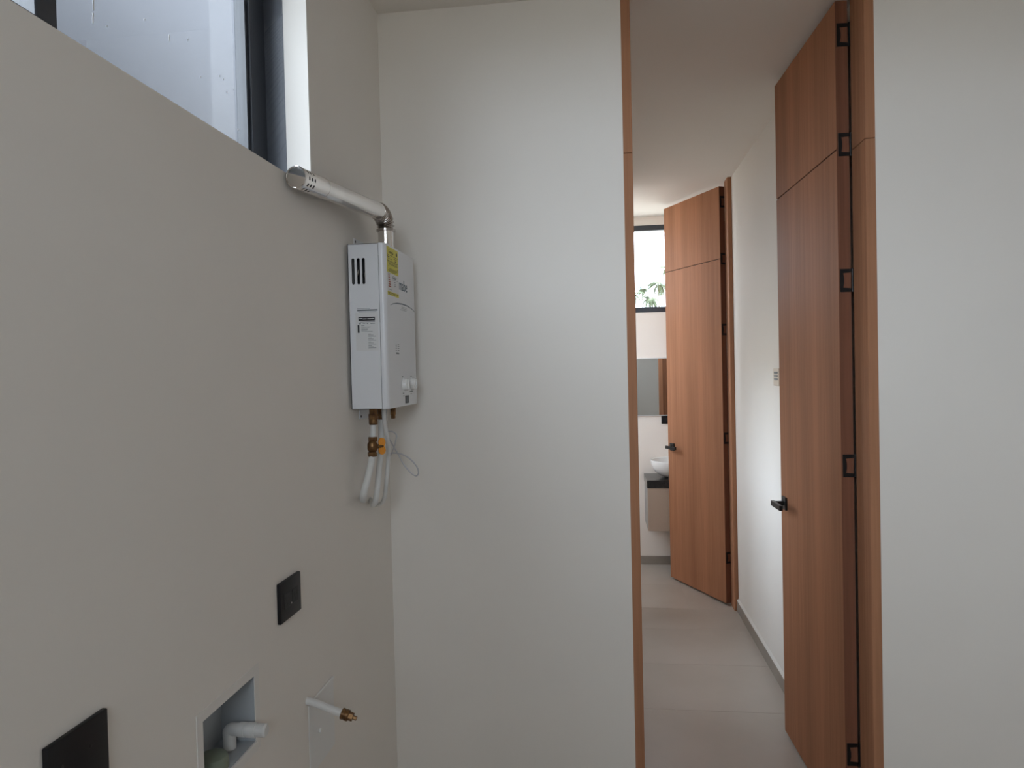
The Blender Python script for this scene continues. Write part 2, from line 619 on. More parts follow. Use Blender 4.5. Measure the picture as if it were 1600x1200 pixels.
def door(name, A, angle, leaf, ztop, zbot, zg, hinges, label, handle_z, thick=0.038):
    """root at the hinge corner of the visible face; local x runs along the leaf, the visible face is y=0 looking to +y"""
    rz = PI / 2 + math.radians(angle)
    root = thing(name, (A[0], A[1], 0), label, 'door', rotz=rz, kind='structure')
    for nm, z0, z1 in (('lower_panel', zbot, zg - 0.0022), ('upper_panel', zg + 0.0022, ztop)):
        b = MB()
        b.box(0.0012, leaf, -thick, 0, z0, z1, bevel=0.001, seg=1)
        b.build(nm, m_oak, root, local=True)
    b = MB()
    b.box(0.004, leaf - 0.004, -thick + 0.004, -0.004, zg - 0.01, zg + 0.01)
    b.build('groove_core', m_groove, root, local=True)
    b = MB()
    b.box(0, 0.0012, -thick, 0, zbot, ztop)
    b.build('hinge_edge', m_oak_edge, root, local=True)
    for z in hinges:
        h = bpy.data.objects.new('hinge', HM)
        COL.objects.link(h)
        h.parent = root
        h.location = (-0.0004, 0, z)
        k = bpy.data.objects.new('knuckle', KM)
        COL.objects.link(k)
        k.parent = h
    # lever handle on both faces
    for side in (1, -1):
        yb = 0 if side == 1 else -thick
        xc = leaf - 0.058
        b = MB()
        b.box(xc - 0.026, xc + 0.026, yb, yb + side * 0.009, handle_z - 0.026, handle_z + 0.026, bevel=0.0015, seg=2)
        ro = b.build('handle', m_blackmetal, root, local=True)
        b = MB()
        b.tube([(xc, yb + side * 0.007, handle_z), (xc, yb + side * 0.045, handle_z)], 0.0095, 14)
        b.box(xc - 0.112, xc + 0.012, yb + side * 0.042, yb + side * 0.056, handle_z - 0.0105, handle_z + 0.0105, bevel=0.002, seg=2)
        b.build('lever', m_blackmetal, ro, local=True)
    b = MB()
    b.box(leaf - 0.001, leaf + 0.0008, -thick / 2 - 0.011, -thick / 2 + 0.011, handle_z - 0.10, handle_z + 0.10, bevel=0.0004, seg=1)
    b.build('latch_plate', m_blackmetal, root, local=True)
    return root


door('door_1', (0.764, 2.352), 2.0, 0.668, 2.685, 0.011, 2.219, (2.578, 2.233, 1.803, 1.211, 0.277),
     'oak veneer door standing open in the near doorway, largest in view', 0.975)
door('door_2', (0.779, 4.600), 27.0, 0.645, 2.680, 0.016, 2.222, (2.583, 2.222, 1.772, 1.077, 0.308),
     'oak veneer door half open at the far end of the corridor', 0.968)


# ------------------------------------------------------------------ windows
def ring(b, ax, a0, a1, z0, z1, lo, hi, w, wb=None):
    """four mitre-free frame bars round an opening; ax is the axis of depth"""
    def bx(p0, p1, q0, q1):
        if ax == 'x':
            b.box(lo, hi, p0, p1, q0, q1, bevel=0.0015, seg=1)
        else:
            b.box(p0, p1, lo, hi, q0, q1, bevel=0.0015, seg=1)
    wb = wb or w
    bx(a0, a1, z0, z0 + wb)
    bx(a0, a1, z1 - w, z1)
    bx(a0, a0 + w, z0 + wb * 0.9, z1 - w * 0.9)
    bx(a1 - w, a1, z0 + wb * 0.9, z1 - w * 0.9)


# window_1: sliding high window in the left wall
w1 = thing('window_1', (-0.80, (WYF + WYN) / 2, WZ0), None, None, kind='structure')
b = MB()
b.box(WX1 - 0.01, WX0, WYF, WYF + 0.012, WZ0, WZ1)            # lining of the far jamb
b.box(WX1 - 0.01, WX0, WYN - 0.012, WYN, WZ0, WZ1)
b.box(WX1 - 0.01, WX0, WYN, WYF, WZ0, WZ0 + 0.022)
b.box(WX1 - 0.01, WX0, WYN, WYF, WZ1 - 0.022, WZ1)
b.build('outer_frame', m_alu_sky, w1)
ym = 0.905
b = MB()
ring(b, 'x', ym, WYF - 0.0005, WZ0 + 0.012, WZ1 - 0.012, -0.84, -0.800, 0.072, 0.046)
b.box(-0.826, -0.807, 1.570, 1.585, WZ0 + 0.05, WZ1 - 0.05)
sash = b.build('fixed_sash', m_alu, w1)
b = MB()
b.box(-0.823, -0.817, ym + 0.06, WYF - 0.068, WZ0 + 0.05, WZ1 - 0.06)
pane = b.build('glass_pane', m_glass, sash)
b = MB()
ring(b, 'x', WYN + 0.003, 0.9246, WZ0 + 0.012, WZ1 - 0.012, -0.789, -0.757, 0.040, 0.034)
sash2 = b.build('sliding_sash', m_alu, w1)
b = MB()
b.box(-0.776, -0.770, WYN + 0.03, 0.898, WZ0 + 0.04, WZ1 - 0.045)
b.build('glass_pane', m_glass, sash2)
# drips and specks of paint left on the pane
b = MB()
rr = random.Random(3)
for (y, z, hh) in ((1.0765, 2.152, 0.05), (1.0735, 2.129, 0.012), (1.0745, 2.139, 0.008), (1.107, 2.139, 0.003), (1.2845, 2.197, 0.013), (1.348, 2.227, 0.005), (1.468, 2.204, 0.004), (1.484, 2.203, 0.004), (1.496, 2.178, 0.005), (1.5424, 2.111, 0.004), (1.5276, 2.198, 0.003), (1.21, 2.20, 0.004), (1.39, 2.17, 0.003)):
    b.box(-0.8168, -0.8160, y, y + 0.0028, z, z + hh, bevel=0.0003, seg=1)
o = b.build('paint_specks', m_spot, sash)
o['kind'] = 'stuff'

# window_2: bathroom window over the basin
w2 = thing('window_2', ((BWX0 + BWX1) / 2, YBATH, BWZ0), None, None, kind='structure')
b = MB()
ring(b, 'y', BWX0, BWX1, BWZ0, BWZ1, YBATH - 0.004, YBATH + 0.06, 0.042)
b.build('outer_frame', m_alu, w2)
b = MB()
b.box(BWX0 + 0.03, BWX1 - 0.03, YBATH + 0.025, YBATH + 0.031, BWZ0 + 0.03, BWZ1 - 0.03)
b.build('glass_pane', m_glass, w2)
# added_window_3: invented side window brightening the bathroom; added_window_4: invented window behind the camera
w3 = thing('added_window_3', (XBL, (SY0 + SY1) / 2, SZ0), None, None, kind='structure')
b = MB()
ring(b, 'x', SY0, SY1, SZ0, SZ1, XBL - 0.10, XBL - 0.04, 0.04)
b.build('outer_frame', m_alu, w3)
b = MB()
b.box(XBL - 0.074, XBL - 0.068, SY0 + 0.03, SY1 - 0.03, SZ0 + 0.03, SZ1 - 0.03)
b.build('glass_pane', m_glass, w3)
w6 = thing('added_window_6', ((KX0 + KX1) / 2, YD, KZ0), None, None, kind='structure')  # extra unseen window that lights the bathroom's back wall
b = MB()
ring(b, 'y', KX0, KX1, KZ0, KZ1, YD + 0.02, YD + 0.07, 0.04)
b.build('outer_frame', m_alu, w6)
b = MB()
b.box(KX0 + 0.03, KX1 - 0.03, YD + 0.040, YD + 0.046, KZ0 + 0.03, KZ1 - 0.03)
b.build('glass_pane', m_glass, w6)
w5 = thing('added_window_5', (XCL, (CY0 + CY1) / 2, CZ0), None, None, kind='structure')  # extra window, out of view, put in to light the corridor
b = MB()
ring(b, 'x', CY0, CY1, CZ0, CZ1, XCL - 0.10, XCL - 0.04, 0.04)
b.build('outer_frame', m_alu, w5)
b = MB()
b.box(XCL - 0.074, XCL - 0.068, CY0 + 0.03, CY1 - 0.03, CZ0 + 0.03, CZ1 - 0.03)
b.build('glass_pane', m_glass, w5)
w4 = thing('added_window_4', ((RX0 + RX1) / 2, YB, RZ0), None, None, kind='structure')
b = MB()
ring(b, 'y', RX0, RX1, RZ0, RZ1, YB - 0.10, YB - 0.04, 0.04)
b.build('outer_frame', m_alu, w4)
b = MB()
b.box(RX0 + 0.03, RX1 - 0.03, YB - 0.074, YB - 0.068, RZ0 + 0.03, RZ1 - 0.03)
b.build('glass_pane', m_glass, w4)

# ------------------------------------------------------------------ outdoors
b = MB()
b.box(-300, 300, -300, 300, -0.5, -0.15)
struct('ground', b, m_earth)
b = MB()
b.box(-1.55, -1.4, 1.15, 3.0, -0.15, 4.1).box(-1.55, -1.4, -4.0, 1.15, -0.15, 2.27)
tag(b.build('wall_boundary', m_concrete, origin=None), None, kind='structure')


def frond_mesh(seed):
    """one feather frond: drooping midrib with hanging leaflets, growing along +x"""
    r = random.Random(seed)
    bm = bmesh.new()
    L = 2.1
    n = 14

    def mid(t):
        return Vector((L * (t - 0.18 * t * t), 0, 0.75 * t - 1.75 * t * t))
    for i in range(n):
        a, c = mid(i / n), mid((i + 1) / n)
        w = 0.03 * (1 - i / n) + 0.008
        vs = [bm.verts.new(a + Vector((0, -w, 0))), bm.verts.new(a + Vector((0, w, 0))), bm.verts.new(c + Vector((0, w, 0))), bm.verts.new(c + Vector((0, -w, 0)))]
        bm.faces.new(vs)
        if i >= 2:
            ll = 0.62 * math.sin(PI * min(1, (i + 1.5) / (n + 1))) + 0.12
            for s in (-1, 1):
                for q in (0, 0.5):
                    p = mid((i + q) / n)
                    tip = p + Vector((0.30 * ll, s * ll * r.uniform(0.55, 0.8), -ll * r.uniform(0.35, 0.65)))
                    e = Vector((0.075, 0, 0))
                    bm.faces.new([bm.verts.new(p - e), bm.verts.new(p + e), bm.verts.new(tip)])
    me = bpy.data.meshes.new('frond')
    bm.to_mesh(me)
    bm.free()
    me.materials.append(m_frond)
    return me


FR = [frond_mesh(i) for i in range(3)]


def palm(x, y, h, s, label, seed):
    r = random.Random(seed)
    root = thing('palm_tree', (x, y, -0.15), label, 'palm tree', group='palms beyond the bathroom window')
    b = MB()
    lean = r.uniform(-0.4, 0.4)
    path = [(x + lean * t * t, y, -0.15 + (h + 0.15) * t) for t in [i / 8 for i in range(9)]]
    b.tube(path, [0.19 - 0.08 * i / 8 for i in range(9)], 10)
    b.build('trunk', m_trunk, root, smooth=True)
    for k in range(17):
        o = bpy.data.objects.new('frond', FR[k % 3])
        COL.objects.link(o)
        o.parent = root
        o.location = (lean, 0, h + 0.15)
        o.rotation_euler = (0, r.uniform(-0.6, 0.85), 2 * PI * k / 17 + r.uniform(-0.2, 0.2))
        o.scale = (s * r.uniform(0.85, 1.1),) * 3


palm(12.94, 150, 19.03, 1.5, 'fullest palm crown beside the half open far door, through the bathroom window', 1)
palm(11.89, 166, 17.68, 1.5, 'low palm crown in the middle of the bathroom window view', 2)
palm(11.53, 182, 21.64, 1.05, 'small upright palm between two fuller crowns in the bathroom window', 3)
palm(7.9, 158, 17.87, 1.45, 'palm crown against the near oak jamb, leftmost in the bathroom window', 4)
palm(18.41, 190, 27.95, 1.35, 'highest palm crown, at the edge of the far door through the window', 5)

# ------------------------------------------------------------------ water heater
HX0, HX1, HSE = -0.6815, -0.575, -0.595
HY0, HY1, HZ0, HZ1 = 1.870, 2.176, 1.443, 1.8995
ht = thing('water_heater', (HX0, (HY0 + HY1) / 2, HZ0), 'white wall hung tankless gas water heater with yellow sticker, below the steel flue', 'water heater')
# casing: five sheet-metal sides, three slots cut through the near side
SL = [(-0.6712, 1.8605, 1.7880), (-0.6560, 1.8605, 1.7880), (-0.6415, 1.8605, 1.7880)]
bm_c = MB()
t = 0.0015
# near side face with three round-ended slots
sy = HY0
xs_ = [HX0] + sum([[a, a + 0.0084] for a, _, _ in SL], []) + [HSE]
for i in range(len(xs_) - 1):
    if i % 2 == 0:
        bm_c.box(xs_[i], xs_[i + 1], HY0, HY0 + t, HZ0, HZ1)
    else:
        for z0, z1, sgn in ((HZ0, 1.7880, 1), (1.8605, HZ1, -1)):
            x0, x1 = xs_[i], xs_[i + 1]
            rr_ = (x1 - x0) / 2
            cx = (x0 + x1) / 2
            pts = []
            if sgn == 1:
                pts = [(x1, z0), (x1, z1 + rr_)] + [(cx + rr_ * math.cos(a), z1 + rr_ - rr_ * math.sin(a)) for a in [PI * k / 8 for k in range(1, 8)]] + [(x0, z1 + rr_), (x0, z0)]
            else:
                pts = [(x0, z1), (x0, z0 - rr_)] + [(cx - rr_ * math.cos(a), z0 - rr_ + rr_ * math.sin(a)) for a in [PI * k / 8 for k in range(1, 8)]] + [(x1, z0 - rr_), (x1, z1)]
            bm_c.prism(pts, HY0, HY0 + t, 'y')
bm_c.box(HX0, HSE, HY1 - t, HY1, HZ0, HZ1)
bm_c.box(HX0, HX0 + t, HY0, HY1, HZ0, HZ1)
bm_c.box(HX0, HSE, HY0, HY1, HZ0, HZ0 + t)
bm_c.box(HX0, HSE, HY0, HY1, HZ1 - t, HZ1)
bmesh.ops.remove_doubles(bm_c.bm, verts=bm_c.bm.verts[:], dist=1e-5)
casing = bm_c.build('casing', m_enamel, ht)
# burner chamber seen through the slots
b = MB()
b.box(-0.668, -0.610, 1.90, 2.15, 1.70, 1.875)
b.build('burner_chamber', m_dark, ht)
b = MB()
b.tube([(-0.667, 1.885, 1.80), (-0.655, 1.884, 1.83), (-0.640, 1.885, 1.81), (-0.628, 1.886, 1.845), (-0.615, 1.89, 1.85)], 0.004, 8)
b.build('inner_pipe', m_steel_dark, ht, smooth=True)
# front cover: a shallow pan with rounded upright edges
b = MB()
rad = 0.012
prof = [(HSE + 0.0012, HY0 - 0.0005), (HX1 - rad, HY0 - 0.0005)]
prof += [(HX1 - rad + rad * math.sin(a), HY0 - 0.0005 + rad - rad * math.cos(a)) for a in [PI / 2 * k / 6 for k in range(1, 7)]]
prof += [(HX1 - rad + rad * math.cos(a), HY1 + 0.0005 - rad + rad * math.sin(a)) for a in [PI / 2 * k / 6 for k in range(0, 7)]]
prof += [(HSE + 0.0012, HY1 + 0.0005)]
b.prism(prof, HZ0 + 0.0005, HZ1 + 0.0005, 'z')
front = b.build('front_cover', m_enamel, ht, smooth=True)


def plate_x(b, y0, y1, z0, z1, x, t=0.0004):
    b.box(x, x + t, y0, y1, z0, z1)


def lines_x(b, rows, x):
    for y0, y1, z, h in rows:
        b.box(x, x + 0.0003, y0, y1, z - h / 2, z + h / 2)


F = HX1
# yellow energy label with its print
b = MB()
plate_x(b, 1.8845, 1.9925, 1.8225, 1.8945, F)
yl = b.build('energy_label', m_yellow, ht)
yl['label'] = 'yellow energy label at the top corner'
add_text('label_heading', 'Energía', 0.0145, frame_x(1.901, 1.8765, F + 0.0005), m_ink, yl, 1.05)
b = MB()
b.tube([(F + 0.0004, 1.978, 1.882), (F + 0.0008, 1.978, 1.882)], 0.0052, 12)
b.build('label_emblem', m_ink, yl)
b = MB()
rows = [(1.889, 1.988, 1.8715, 0.0009), (1.889, 1.915, 1.8665, 0.0018), (1.945, 1.985, 1.8665, 0.001), (1.892, 1.93, 1.8615, 0.001), (1.96, 1.975, 1.8605, 0.0022),
        (1.889, 1.988, 1.8555, 0.0012), (1.889, 1.985, 1.8525, 0.0008), (1.895, 1.985, 1.8485, 0.0012), (1.905, 1.982, 1.8315, 0.0012), (1.892, 1.97, 1.8285, 0.0009), (1.9, 1.96, 1.8258, 0.0009),
        (1.905, 1.982, 1.8455, 0.0007), (1.905, 1.982, 1.8345, 0.0007), (1.898, 1.902, 1.841, 0.002), (1.982, 1.986, 1.838, 0.004)]
lines_x(b, rows, F + 0.0004)
p_ = b.build('label_print', m_ink, yl)
p_['kind'] = 'stuff'
# white efficiency scale under it
b = MB()
plate_x(b, 1.8845, 1.9925, 1.7700, 1.8222, F)
sl = b.build('efficiency_label', m_paper, ht)
b = MB()
z = 1.815
for k in range(6):
    lines_x(b, [(1.894, 1.904 + 0.0025 * k, z, 0.0036)], F + 0.0004)
    z -= 0.0062
p_ = b.build('scale_bars', m_inkred, sl)
p_['kind'] = 'stuff'
b = MB()
lines_x(b, [(1.932, 1.975, 1.815, 0.0012), (1.93, 1.968, 1.811, 0.003), (1.932, 1.985, 1.806, 0.001), (1.95, 1.962, 1.80, 0.002), (1.952, 1.962, 1.795, 0.001), (1.952, 1.96, 1.790, 0.0025), (1.894, 1.925, 1.7755, 0.001), (1.89, 1.918, 1.8195, 0.001)], F + 0.0004)
p_ = b.build('label_print', m_inkgrey, sl)
p_['kind'] = 'stuff'
b = MB()
plate_x(b, 1.8845, 1.9925, 1.7595, 1.7698, F)
yf = b.build('label_footer', m_yellow, ht)
b = MB()
lines_x(b, [(1.889, 1.985, 1.7665, 0.0012), (1.895, 1.98, 1.763, 0.001)], F + 0.0004)
p_ = b.build('label_print', m_ink, yf)
p_['kind'] = 'stuff'
# brand lettering swoosh and small marks
add_text('brand_lettering', 'mabe', 0.046, frame_x(1.997, 1.7855, F + 0.0003), m_inkteal, ht, 0.88)
b = MB()
up, lo_ = [], []
key = [(1.9064, 1.7318), (1.9346, 1.7383), (1.9731, 1.7428), (2.0263, 1.7454), (2.0821, 1.7447), (2.130, 1.7405), (2.168, 1.7333)]
N = len(key)
for i, (y, z) in enumerate(key):
    h = 0.0030 * math.sin(PI * (i + 0.25) / (N - 0.5)) + 0.0005
    up.append((y, z + h / 2))
    lo_.append((y, z - h / 2))
b.prism(up + lo_[::-1], F, F + 0.0004, 'x')
b.build('swoosh', m_inkteal, ht)
b = MB()
rows = [(2.02, 2.075, 1.7365, 0.001), (2.015, 2.08, 1.732, 0.001), (2.005, 2.07, 1.7275, 0.001)]
rows += [(1.948, 1.958, 1.6245 - 0.006 * k, 0.0016) for k in range(4)] + [(1.968, 1.982, 1.6245 - 0.006 * k, 0.0018) for k in range(4)]
rows += [(1.951, 1.980, 1.5985, 0.005), (2.005, 2.016, 1.530, 0.003), (2.098, 2.112, 1.531, 0.003), (2.01, 2.022, 1.4812, 0.003), (2.012, 2.024, 1.4735, 0.002),
         (2.085, 2.12, 1.4835, 0.003), (2.09, 2.11, 1.4765, 0.002)]
lines_x(b, rows, F)
p_ = b.build('panel_print', m_inkgrey, ht)
p_['kind'] = 'stuff'
# two control knobs and the temperature display
for yk, rot in ((2.021, 0.0), (2.112, 0.5)):
    b = MB()
    b.lathe([(0.0, 0.0), (0.0195, 0.0), (0.0195, 0.0025), (0.0178, 0.0035), (0.0172, 0.0105), (0.0155, 0.0125), (0.0, 0.0132)], (F, yk, 1.5075), (1, 0, 0), 28)
    kn = b.build('control_knob', m_knob, ht, smooth=True)
    b = MB()
    b.box(F + 0.0118, F + 0.0165, yk - 0.003, yk + 0.003, 1.5075 - 0.014, 1.5075 + 0.014, bevel=0.001, seg=2)
    b.build('grip', m_knob, kn)
b = MB()
b.box(F, F + 0.0012, 2.034, 2.070, 1.4505, 1.4735, bevel=0.0004, seg=1)
dp = b.build('display', m_blackplastic, ht)
b = MB()
b.box(F + 0.0012, F + 0.0015, 2.042, 2.062, 1.4545, 1.4695)
b.build('screen', m_lcd, dp)


# sticker on the near side (its printed code square is left blank)
def rows_y(b, rws, y):
    for x0, x1, z, h in rws:
        b.box(x0, x1, y - 0.0003, y, z - h / 2, z + h / 2)


b = MB()
b.box(-0.664, -0.600, HY0 - 0.0003, HY0, 1.605, 1.710)
st = b.build('instruction_label', m_paper, ht)
b = MB()
b.box(-0.6555, -0.6085, HY0 - 0.0006, HY0 - 0.0003, 1.6875, 1.6978)
bar = b.build('black_bar', m_ink, st)
b = MB()
rows_y(b, [(-0.6535, -0.6440, 1.6935, 0.0022), (-0.6430, -0.6320, 1.6925, 0.0022), (-0.6300, -0.6110, 1.6925, 0.0026)], HY0 - 0.0006)
p_ = b.build('bar_print', m_paper, bar)
p_['kind'] = 'stuff'
b = MB()
b.box(-0.6585, -0.6535, HY0 - 0.0006, HY0 - 0.0003, 1.6545, 1.6765)
b.build('side_tab', m_ink, st)
b = MB()
R = [(-0.652, -0.609, 1.6845, 0.0011), (-0.655, -0.649, 1.6800, 0.0022), (-0.644, -0.636, 1.6800, 0.001), (-0.632, -0.628, 1.6800, 0.0022), (-0.622, -0.609, 1.6800, 0.0018),
     (-0.648, -0.639, 1.6745, 0.0013), (-0.648, -0.621, 1.6705, 0.0011), (-0.648, -0.625, 1.6672, 0.0011), (-0.648, -0.629, 1.6642, 0.0011), (-0.648, -0.631, 1.6612, 0.0011), (-0.648, -0.616, 1.6575, 0.0011)]
z = 1.6505
for k in range(4):
    R += [(-0.629, -0.621 + 0.002 * (k % 2), z, 0.0012), (-0.629, -0.614, z - 0.003, 0.001), (-0.629, -0.607, z - 0.006, 0.0012)]
    z -= 0.0108
rows_y(b, R, HY0 - 0.0003)
p_ = b.build('label_print', m_inkgrey, st)
p_['kind'] = 'stuff'
b = MB()
rows_y(b, [(-0.6585, -0.6005, 1.7165, 0.0042), (-0.6585, -0.622, 1.7215, 0.0012), (-0.655, -0.604, 1.7115, 0.001)], HY0)
p_ = b.build('rating_print', m_inkgrey, ht)
p_['kind'] = 'stuff'
# fixing tabs of the back plate against the wall
b = MB()
b.box(XL + 0.0005, XL + 0.003, 1.945, 2.03, HZ1 - 0.01, 1.931, bevel=0.0006, seg=1)
b.box(XL + 0.0005, HX0 + 0.001, 1.945, 2.03, HZ1 - 0.012, HZ1 - 0.009)
t1 = b.build('fixing_tab', m_enamel, ht)
b = MB()
b.tube([(XL + 0.003, 1.955, 1.922), (XL + 0.0034, 1.955, 1.922)], 0.0035, 10)
b.build('screw_hole', m_dark, t1)
b = MB()
b.box(XL + 0.0005, XL + 0.003, 1.952, 2.03, 1.410, HZ0 + 0.008, bevel=0.0006, seg=1)
b.box(XL + 0.0005, HX0 + 0.001, 1.952, 2.03, HZ0 + 0.004, HZ0 + 0.007)
t1 = b.build('fixing_tab', m_enamel, ht)
b = MB()
b.tube([(XL + 0.003, 1.962, 1.418), (XL + 0.0034, 1.962, 1.418)], 0.0040, 10)
b.build('screw_hole', m_dark, t1)

# ------------------------------------------------------------------ flue
FR_ = 0.0245
E0 = Vector((-0.617, 2.02, 1.963))                 # foot of the elbow
E1 = Vector((-0.6215, 1.962, 2.0085))              # end of the elbow, start of the run
END = Vector((-0.6635, 1.505, 1.9845))
fl = thing('flue_pipe', (-0.617, 2.02, HZ1), 'stainless steel flue pipe bending from the heater along the wall under the window', 'flue')
b = MB()
b.tube([(-0.617, 2.02, HZ1 + 0.0006), tuple(E0 + Vector((0, 0, 0.004)))], 0.0225, 28)
b.build('riser', m_steel, fl, smooth=True)
# corrugated elbow: two quarter-turn tangents blended by a Bezier, ribbed
rd = (END - E1).normalized()
p0, p1, p2, p3 = E0, E0 + Vector((0, 0, 0.032)), E1 - rd * 0.032, E1
path, rads = [], []
NS = 108
for i in range(NS + 1):
    s = i / NS
    path.append(p0 * (1 - s) ** 3 + p1 * 3 * s * (1 - s) ** 2 + p2 * 3 * s * s * (1 - s) + p3 * s ** 3)
    rads.append(0.0242 + 0.0026 * math.sin(2 * PI * s * 9))
b = MB()
b.tube(path, rads, 28)
b.build('corrugated_elbow', m_steel_dark, fl, smooth=True)
b = MB()
b.tube([E0 + Vector((0, 0, -0.003)), E0 + Vector((0, 0, 0.003))], 0.0278, 28)
b.build('collar', m_steel_dark, fl, smooth=True)
SLV = END - rd * 0.118                              # where the perforated sleeve begins
b = MB()
b.tube([E1 - rd * 0.004, SLV + rd * 0.01], FR_ - 0.0009, 36)
b.build('straight_run', m_steel, fl, smooth=True)
# perforated sleeve: a cylinder grid with the holes left open
b = MB()
NSEG = 60
holes_at = [0.018, 0.031, 0.044]                   # distance from the capped end
LEN = (END - SLV).length
st_ = sorted(set([0.0, LEN] + sum([[h - 0.0028, h + 0.0028] for h in holes_at], [])))
ux = Vector((0, 0, 1))
ux = (ux - rd * ux.dot(rd)).normalized()
vx = rd.cross(ux)
rings = []
for d in st_:
    c = END - rd * d
    rings.append([b.bm.verts.new(c + (ux * math.cos(2 * PI * k / NSEG) + vx * math.sin(2 * PI * k / NSEG)) * FR_) for k in range(NSEG)])
for i in range(len(st_) - 1):
    is_hole_row = any(abs((st_[i] + st_[i + 1]) / 2 - h) < 1e-5 for h in holes_at)
    for k in range(NSEG):
        if is_hole_row and k % 6 in (1, 2, 3):
            continue
        b.bm.faces.new((rings[i][k], rings[i][(k + 1) % NSEG], rings[i + 1][(k + 1) % NSEG], rings[i + 1][k]))
b.build('perforated_sleeve', m_steel, fl, smooth=True)
b = MB()
b.tube([END - rd * 0.004, SLV + rd * 0.012], FR_ - 0.0035, 28)
b.build('dark_inside', m_dark, fl, smooth=True)  # near-black tube stands for the shade inside the pipe, behind the holes
b = MB()
b.lathe([(FR_, -0.006), (FR_ + 0.0009, -0.003), (FR_ + 0.0009, 0.0), (FR_ - 0.0008, 0.001), (FR_ - 0.0022, -0.0012), (0, -0.0012)], END, rd, 36)
b.build('end_cap', m_steel_polished, fl, smooth=True)
b = MB()
b.lathe([(FR_ + 0.0001, -0.0012), (FR_ + 0.0007, 0.0), (FR_ + 0.0001, 0.0012)], SLV, rd, 36)
b.build('sleeve_seam', m_steel, fl, smooth=True)


# ------------------------------------------------------------------ pipes under the heater
def spline(pts, n=8):
    P = [Vector(p) for p in pts]
    P = [P[0] * 2 - P[1]] + P + [P[-1] * 2 - P[-2]]
    out = []
    for i in range(1, len(P) - 2):
        for k in range(n):
            t = k / n
            a, b_, c, d = P[i - 1], P[i], P[i + 1], P[i + 2]
            out.append(0.5 * ((2 * b_) + (c - a) * t + (2 * a - 5 * b_ + 4 * c - d) * t * t + (3 * b_ - a - 3 * c + d) * t ** 3))
    out.append(P[-2])
    return out


def hexnut(b, c, r, h, axis=(0, 0, 1)):
    b.lathe([(0, -h / 2), (r * 0.9, -h / 2), (r, -h / 2 + 0.0015), (r, h / 2 - 0.0015), (r * 0.9, h / 2), (0, h / 2)], c, axis, 6)


wp = thing('inlet_pipe', (-0.641, 1.93, HZ0), 'white bent pipe with brass shut off valve and orange butterfly handle', 'pipe')
b = MB()
hexnut(b, (-0.641, 1.930, 1.4340), 0.0115, 0.017)
hexnut(b, (-0.641, 1.930, 1.4185), 0.0140, 0.017)
b.lathe([(0.0, -0.012), (0.0115, -0.012), (0.0125, -0.008), (0.0125, 0.004), (0.0, 0.004)], (-0.641, 1.930, 1.408), (0, 0, 1), 18)
b.build('brass_coupling', m_brass, wp)
b = MB()
b.tube(spline([(-0.641, 1.930, 1.405), (-0.6405, 1.925, 1.385), (-0.640, 1.920, 1.352)]), 0.0082, 14)
b.build('upper_pipe', m_pvc, wp, smooth=True)
b = MB()
VC = Vector((-0.640, 1.914, 1.335))
hexnut(b, VC + Vector((0, 0.003, 0.021)), 0.0135, 0.013)
b.lathe([(0.0, -0.016), (0.010, -0.016), (0.0145, -0.007), (0.0145, 0.007), (0.010, 0.016), (0.0, 0.016)], VC, (0, 0, 1), 20)
hexnut(b, VC + Vector((0, -0.004, -0.021)), 0.0135, 0.013)
b.tube([VC, VC + Vector((0.021, 0.012, 0.0))], 0.0062, 12)
b.build('shut_off_valve', m_brass, wp, smooth=True)
b = MB()
HC = VC + Vector((0.023, 0.013, 0))
hp = []
for k in range(36):
    a = 2 * PI * k / 36
    rr_ = 0.0068 + 0.0150 * abs(math.cos(a)) ** 1.8
    hp.append((HC.y + rr_ * math.sin(a) * 0.95, HC.z + rr_ * math.cos(a) * 1.1))
b.prism(hp, HC.x - 0.0035, HC.x + 0.0035, 'x')
bmesh.ops.rotate(b.bm, verts=b.bm.verts[:], cent=HC, matrix=Matrix.Rotation(math.radians(-55), 3, 'Z'))
HN = Vector((math.cos(math.radians(-55)), math.sin(math.radians(-55)), 0))
hd = b.build('butterfly_handle', m_orange, wp)
hd['label'] = 'orange butterfly handle'
b = MB()
b.tube([HC + HN * 0.003, HC + HN * 0.006], 0.0038, 8)
b.build('handle_screw', m_brass, hd)
b = MB()
b.tube(spline([(-0.640, 1.910, 1.314), (-0.641, 1.898, 1.285), (-0.643, 1.868, 1.245), (-0.648, 1.858, 1.222), (-0.656, 1.868, 1.199), (-0.668, 1.905, 1.186), (-0.680, 1.945, 1.187), (-0.692, 1.975, 1.192)]), 0.0095, 14)
b.build('lower_pipe', m_pvc, wp, smooth=True)

wp2 = thing('outlet_pipe', (-0.640, 2.0, HZ0), 'white bent pipe behind the orange valve handle, turning into the wall', 'pipe')
b = MB()
hexnut(b, (-0.640, 2.000, 1.4295), 0.0130, 0.026)
hexnut(b, (-0.640, 2.000, 1.4120), 0.0110, 0.012)
b.build('brass_coupling', m_brass, wp2)
b = MB()
b.tube(spline([(-0.640, 2.000, 1.410), (-0.640, 1.994, 1.36), (-0.640, 1.984, 1.31), (-0.641, 1.966, 1.25), (-0.643, 1.950, 1.20), (-0.650, 1.955, 1.172), (-0.666, 1.985, 1.157), (-0.680, 2.015, 1.158), (-0.692, 2.035, 1.162)]), 0.0085, 14)
b.build('bent_pipe', m_pvc, wp2, smooth=True)

